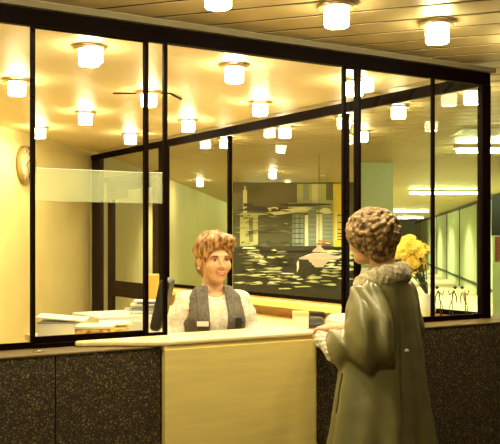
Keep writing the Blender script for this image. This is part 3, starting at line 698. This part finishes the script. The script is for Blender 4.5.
sdf_obj('hair', [(hair_rec, (-.16, -.16, 1.26), (.16, .2, 1.62), .0045)], hairm, rec)
blouse = mat('white_patterned_blouse', (.95, .92, .82), .75, noise=.3, nscale=55, col2=(.80, .73, .54), bump=.4, bscale=120, detail=1)
def arms(p, grow=0, only=None):
    d = None
    for s in (-1, 1):
        e_ = chain(p, [(s * .148, -.01, 1.19), (s * .215, -.02, 1.0), (s * .225, .0, .93), (s * .135, .125, .945 - s * .02)], [.058 + grow, .064 + grow, .060 + grow, .048 + grow], .03)
        d = e_ if d is None else np.minimum(d, e_)
    return d
def torso(p, g=0):
    d = profile(p, [.80, .95, 1.08, 1.16, 1.215, 1.25, 1.275], [.165 + g, .15 + g, .165 + g, .172 + g, .15 + g, .10 + g, .062 + g], [.115 + g, .105 + g, .12 + g, .115 + g, .09 + g, .075 + g, .062 + g])
    for s in (-1, 1): d = smin(d, ell(p, (s * .072, .075, 1.10), (.065 + g, .062 + g, .062 + g)), .03)
    return d
def blouse_f(p):
    d = smin(torso(p), arms(p), .035); d = d + .0035 * np.sin(60 * p[..., 2] + 30 * p[..., 0]) * np.clip((np.abs(p[..., 0]) - .13) * 15, 0, 1) + .002 * wob(p, 40, 4)
    return np.maximum(d, -ell(p, (0, .075, 1.275), (.070, .09, .062)))                # neckline
sdf_obj('blouse', [(blouse_f, (-.32, -.17, .79), (.32, .29, 1.32), .0065)], blouse, rec)
vest = mat('grey_brown_vest', (.175, .15, .112), .8, noise=.35, nscale=90, bump=.2, bscale=200, detail=1)
def vest_f(p):
    z = p[..., 2]; x = np.abs(p[..., 0]); d = np.maximum(torso(p, .014), -torso(p, .003))
    gap = np.interp(z, [.8, 1.0, 1.15, 1.24, 1.30], [.048, .046, .052, .047, .042])
    d = np.maximum(d, np.where(p[..., 1] > 0, gap - x, -1)); d = np.maximum(d, x - np.interp(z, [.8, 1.12, 1.2, 1.25], [.30, .150, .138, .14]))
    lap = np.maximum(np.abs(x - gap - .028) - .03, torso(p, .024)); lap = np.maximum(lap, -torso(p, .004)); lap = np.maximum(lap, np.where(p[..., 1] > 0, -1, 1)); lap = np.maximum(lap, np.maximum(1.03 - z, z - 1.272))
    return np.minimum(d, lap)
sdf_obj('vest', [(vest_f, (-.22, -.17, .8), (.22, .2, 1.31), .005)], vest, rec)
skirt = mat('dark_skirt', (.05, .045, .04), .8)
def skirt_f(p): return profile(p, [.45, .6, .8, .93], [.20, .19, .185, .15], [.15, .15, .14, .11])
sdf_obj('skirt', [(skirt_f, (-.25, -.2, .43), (.25, .2, .96), .012)], skirt, rec)
shoe = mat('black_shoe', (.02, .015, .012), .4)
for s in (-1, 1):
    sdf_obj('shoe', [(lambda p, s=s: np.maximum(smin(ell(p, (.09 * s, .06, .035), (.04, .10, .035)), ell(p, (.09 * s, -.01, .05), (.036, .05, .05)), .03), -p[..., 2]), (.03 * s - .1, -.1, -.01), (.03 * s + .18, .2, .13), .007)], shoe, rec)
def on_chest(x, z):                                    # y of the vest surface
    ys = np.linspace(.25, .02, 400).astype(np.float32); P_ = np.stack([np.full_like(ys, x), ys, np.full_like(ys, z)], -1)
    v = torso(P_, .025); i = np.argmax(v < 0); return float(ys[i])
y = on_chest(.088, 1.085); MB().box(-.030, .030, -.003, .003, -.013, .013, M4=Matrix.Translation((.088, y + .004, 1.085)) @ Matrix.Rotation(-.25, 4, 'Z') @ Matrix.Rotation(.1, 4, 'X')).build('name_badge', M['white'], rec)['label'] = 'white name badge'
y = on_chest(-.098, 1.10)
o = MB().box(-.017, .017, -.006, .006, -.035, .018, M4=Matrix.Translation((-.10, y + .008, 1.095)) @ Matrix.Rotation(.3, 4, 'Z')).tube([(-.125, y + .004, 1.085), (-.09, y + .012, 1.115)], .005).build('clip', M['black'], rec, bevel=.003); o['label'] = 'black clip on the vest'
MB().tube([(.052 * math.cos(a) , .02 + .068 * math.sin(a) * (1 if math.sin(a) > 0 else .6), 1.235 - .030 * max(0, math.sin(a))) for a in [2 * PI * i / 24 for i in range(25)]], .0028, 6).build('necklace', M['brass'], rec)
e1 = HT @ Vector((.082, -.008, -.046)); MB().lathe([(0, -.007), (.005, -.005), (.007, 0), (.005, .005), (0, .007)], n=10, M4=Matrix.Translation(e1)).build('earring', M['fixture'], rec)

# ---------------------------------------------------------------- visitor
VC = W(.600, 4.05); vrz = math.radians(20.9)
vis = thing('person', (VC.x, VC.y, 0), 'curly-haired visitor in a long olive raincoat seen from behind at the counter', 'person', vrz)
VHY = math.radians(-14); VH = np.array((-.030, .045, 1.522))
def vh(p): return rotx(rotz(p - VH.astype(np.float32), VHY), .0)
def vis_body(p):
    d = head_sdf(vh(p)); d = smin(d, rc(p, (-.005, .0, 1.47), (0, -.02, 1.33), .054, .064), .03)
    return smin(d, profile(p, [.9, 1.1, 1.24, 1.31, 1.35], [.14, .14, .15, .12, .06], [.09, .10, .10, .08, .05]), .03)
def vis_leg(p):
    d = None
    for s in (-1, 1):
        e_ = chain(p, [(.09 * s, 0, .86), (.09 * s, .01, .47), (.085 * s, -.015, .09)], [.085, .057, .036]); d = e_ if d is None else smin(d, e_, .02)
    return smin(d, ell(p, (0, 0, .88), (.16, .11, .10)), .05)
LW = (-.030, .225, 1.100); RW = (.165, .30, 1.10)
lhand = lambda p: hand_sdf(p, LW, (.32, .94, -.06), (0, 0, 1), 1, .6, .165)
rhand = lambda p: hand_sdf(p, RW, (-.2, .95, -.10), (0, 0, 1), -1, .42, .165)
sdf_obj('body', [(vis_body, (-.17, -.15, .9), (.17, .19, 1.66), .0055), (vis_leg, (-.24, -.16, .03), (.24, .16, 1.0), .012),
                 (lhand, (-.14, .13, .98), (.14, .44, 1.16), .004), (rhand, (.0, .2, .98), (.28, .52, 1.16), .0045)], skin, vis)
VHT = Matrix.Translation(VH.tolist()) @ Matrix.Rotation(VHY, 4, 'Z'); loc_eyes(vis, VHT, eyew, iris)
b = MB()
for (w_, z_) in ((.021, -.0605), (.018, -.0705)):
    b.lathe([(0, -1), (.5, -.86), (.86, -.5), (1, 0), (.86, .5), (.5, .86), (0, 1)], n=12, M4=VHT @ Matrix.Translation((0, .0905, z_)) @ Matrix.Diagonal((w_, .009, .0042, 1)))
b.build('lips', lips, vis)
# curls: many small round locks over a rounded mass
rs = np.random.RandomState(11); CURL = []
for i in range(620):
    v = rs.normal(size=3); v /= np.linalg.norm(v)
    CURL.append((v * np.array((.110, .120, .102)) + np.array((0, -.022, .032)), rs.uniform(.008, .0145)))
def hair_vis(p):
    q = vh(p); d = smin(ell(q, (0, -.022, .032), (.110, .120, .102)), ell(q, (0, -.070, -.045), (.080, .055, .065)), .03)
    for cc, r_ in CURL: d = smin(d, np.linalg.norm(q - cc.astype(np.float32), axis=-1) - r_, .006)
    d = d + .0035 * wob(q, 170, 5)
    d = np.maximum(d, -ell(q, (0, .142, -.045), (.100, .118, .105)))
    qa = np.stack([np.abs(q[..., 0]), q[..., 1], q[..., 2]], -1); d = np.maximum(d, -ell(qa, (.075, .052, -.085), (.055, .052, .055)))
    return d
curlm = mat('curly_grey_brown_hair', (.42, .25, .080), .5, noise=.7, nscale=48, col2=(.05, .022, .007))
sdf_obj('hair', [(hair_vis, (-.16, -.18, 1.38), (.16, .18, 1.70), .0048)], curlm, vis)
coatm = mat('olive_raincoat', (.19, .172, .06), .38, spec=.55, noise=.12, nscale=5)
cb = coatm.node_tree.nodes['Principled BSDF']; cb.inputs['Coat Weight'].default_value = .2; cb.inputs['Coat Roughness'].default_value = .3
def coat_f(p):
    z = p[..., 2]; th = np.arctan2(p[..., 1], p[..., 0])
    d = profile(p, [.30, .6, .9, 1.1, 1.22, 1.30, 1.35, 1.40], [.365, .308, .25, .214, .205, .165, .115, .085], [.25, .215, .18, .158, .145, .125, .10, .085])
    k = np.clip((1.15 - z) / .7, 0, 1)
    d = d + (.017 * np.sin(7 * th + 2.5 * z + .6) + .008 * np.sin(13 * th - 3 * z)) * k
    d = d + .010 * np.clip((1.38 - z) * 3, 0, 1) * np.exp(-((th + 2.1 + .25 * (1.2 - z)) / .07) ** 2)          # back seam
    d = d - .014 * np.clip((1.25 - z) * 4, 0, 1) * np.exp(-((th + 1.35) / .06) ** 2)                               # back pleat edge
    la = chain(p, [(-.155, -.015, 1.255), (-.20, -.045, 1.15), (-.212, -.055, 1.065), (-.13, .085, 1.030), (-.05, .205, 1.035)], [.078, .090, .092, .084, .060], .07)
    ra = chain(p, [(.165, -.01, 1.255), (.215, .0, 1.10), (.215, .02, 1.04), (.185, .20, 1.06), (.167, .27, 1.09)], [.080, .085, .080, .070, .055], .04)
    f = (.6 * p[..., 0] - .8 * p[..., 1]) * 58 + z * 16
    la = la + .013 * np.sin(f + 1.2 * np.sin(z * 14)) + .002 * np.sin(f * 1.7 + 1 + z * 25)
    ra = ra + .006 * np.sin(f)
    d = smin(d, la, .012); d = smin(d, ra, .02)
    d = d + .002 * wob(p, 30, 8)
    return np.maximum(d, -ell(p, (0, .02, 1.43), (.075, .08, .09)))
sdf_obj('coat', [(coat_f, (-.42, -.34, .28), (.42, .40, 1.45), .009)], coatm, vis)
fur = mat('cream_fur', (.78, .66, .38), .9, noise=.45, nscale=70, bump=.6, bscale=180, sheen=.3)
def collar_f(p):
    q = rotx(p - np.array((-.005, -.005, 1.338), np.float32), -.36); ang = np.arctan2(q[..., 1], q[..., 0])
    R = 1 / np.sqrt((np.cos(ang) / .112) ** 2 + (np.sin(ang) / .102) ** 2)
    rr = np.hypot(q[..., 0], q[..., 1]) - R; d = np.sqrt((rr / .031) ** 2 + (q[..., 2] / .042) ** 2) - 1
    d = d * .031 + .005 * wob(p, 110, 2) + .006 * wob(p, 55, 12); return np.maximum(d, (.30 - np.abs(ang - PI / 2)) * .1)
sdf_obj('fur_collar', [(collar_f, (-.2, -.2, 1.22), (.2, .2, 1.46), .005)], fur, vis)['label'] = 'cream fur collar'
cuffm = mat('white_frilled_cuff', (.90, .84, .64), .85, noise=.2, nscale=60, bump=.5, bscale=150)
for (pa, pb) in (((-.065, .180, 1.005), (.0, .295, 1.050)), ((.172, .25, 1.085), (.158, .335, 1.10))):
    def cuff_f(p, pa=pa, pb=pb): return rc(p, pa, pb, .068, .056) + .010 * wob(p, 95, 6) + .006 * wob(p, 190, 7)
    lo = tuple(min(a_, b_) - .085 for a_, b_ in zip(pa, pb)); hi = tuple(max(a_, b_) + .085 for a_, b_ in zip(pa, pb))
    sdf_obj('cuff', [(cuff_f, lo, hi, .0045)], cuffm, vis)['label'] = 'white frilled cuff'
def coat_pt(a, z):                                    # first coat point along direction a from outside
    rs_ = np.linspace(.38, .05, 500).astype(np.float32); P_ = np.stack([rs_ * math.cos(a), rs_ * math.sin(a), np.full_like(rs_, z)], -1)
    i = int(np.argmax(coat_f(P_) < 0)); return Vector(P_[i].tolist())
pk = [coat_pt(math.radians(163), z) for z in np.linspace(.93, .76, 8)]
MB().tube([p + Vector((-.002, 0, 0)) for p in pk], .0055, 6).build('pocket_slit', mat('dark_pocket_slit', (.03, .025, .012), .8), vis)['label'] = 'dark vertical pocket slit'  # pocket slit as a strip in its own dark colour
p = coat_pt(math.radians(-112), 1.03); MB().lathe([(0, -.008), (.009, -.005), (.012, 0), (.009, .005), (0, .008)], n=14, M4=Matrix.Translation(p)).build('button', M['fixture'], vis)
stock = mat('dark_stocking', (.10, .06, .03), .6)
for s in (-1, 1):
    sdf_obj('shoe', [(lambda p, s=s: np.maximum(smin(ell(p, (.087 * s, .06, .035), (.042, .11, .037)), ell(p, (.087 * s, -.01, .055), (.04, .055, .055)), .03), -p[..., 2]), (.03 * s - .1, -.1, -.01), (.03 * s + .18, .2, .13), .007)], shoe, vis)

# ------------------------------------------------------------------ lobby behind the standpoint, light, camera
wall_seg('wall_lobby', Vector((-4.2, -6, 0)), Vector((-4.2, 6, 0)), .1, 0, ZC, M['cream'])
wall_seg('wall_lobby', Vector((8.5, -6, 0)), Vector((-4.2, -6, 0)), .1, 0, ZC, M['cream'])
world = bpy.data.worlds.new('World'); S.world = world; world.use_nodes = True
world.node_tree.nodes['Background'].inputs[0].default_value = (1, .86, .55, 1); world.node_tree.nodes['Background'].inputs[1].default_value = .14
for x, y, lab in ((0.65, 3.15, 'lit lobby lamp far left along the glazing'), (1.25, 3.15, 'lit lobby lamp left of the row over the counter'), (3.66, 3.15, 'lit lobby lamp right of the row over the counter'),
                  (0.65, 1.75, 'added unseen lobby lamp in a second row, its left end'), (1.30, 1.75, 'added unseen lobby lamp in a second row, next to its left end')):
    ceiling_lamp(x, y, ZC, lab, gl)  # second row is unseen, added to brighten counter front and terrazzo
cd = bpy.data.cameras.new('Camera'); cam = bpy.data.objects.new('Camera', cd); COL.objects.link(cam)
cd.sensor_width = 36; cd.sensor_fit = 'HORIZONTAL'; cd.lens = FPX / 500 * 36; cd.shift_y = .034; cd.clip_end = 200
cam.location = (0, 0, EYE); cam.rotation_euler = (PI / 2, 0, YAW); S.camera = cam
S.view_settings.view_transform = 'Standard'; S.view_settings.look = 'None'; S.view_settings.gamma = 1; S.view_settings.exposure = .70
S.cycles.use_denoising = True; S.cycles.sample_clamp_indirect = 6; S.cycles.max_bounces = 8; S.cycles.transparent_max_bounces = 16
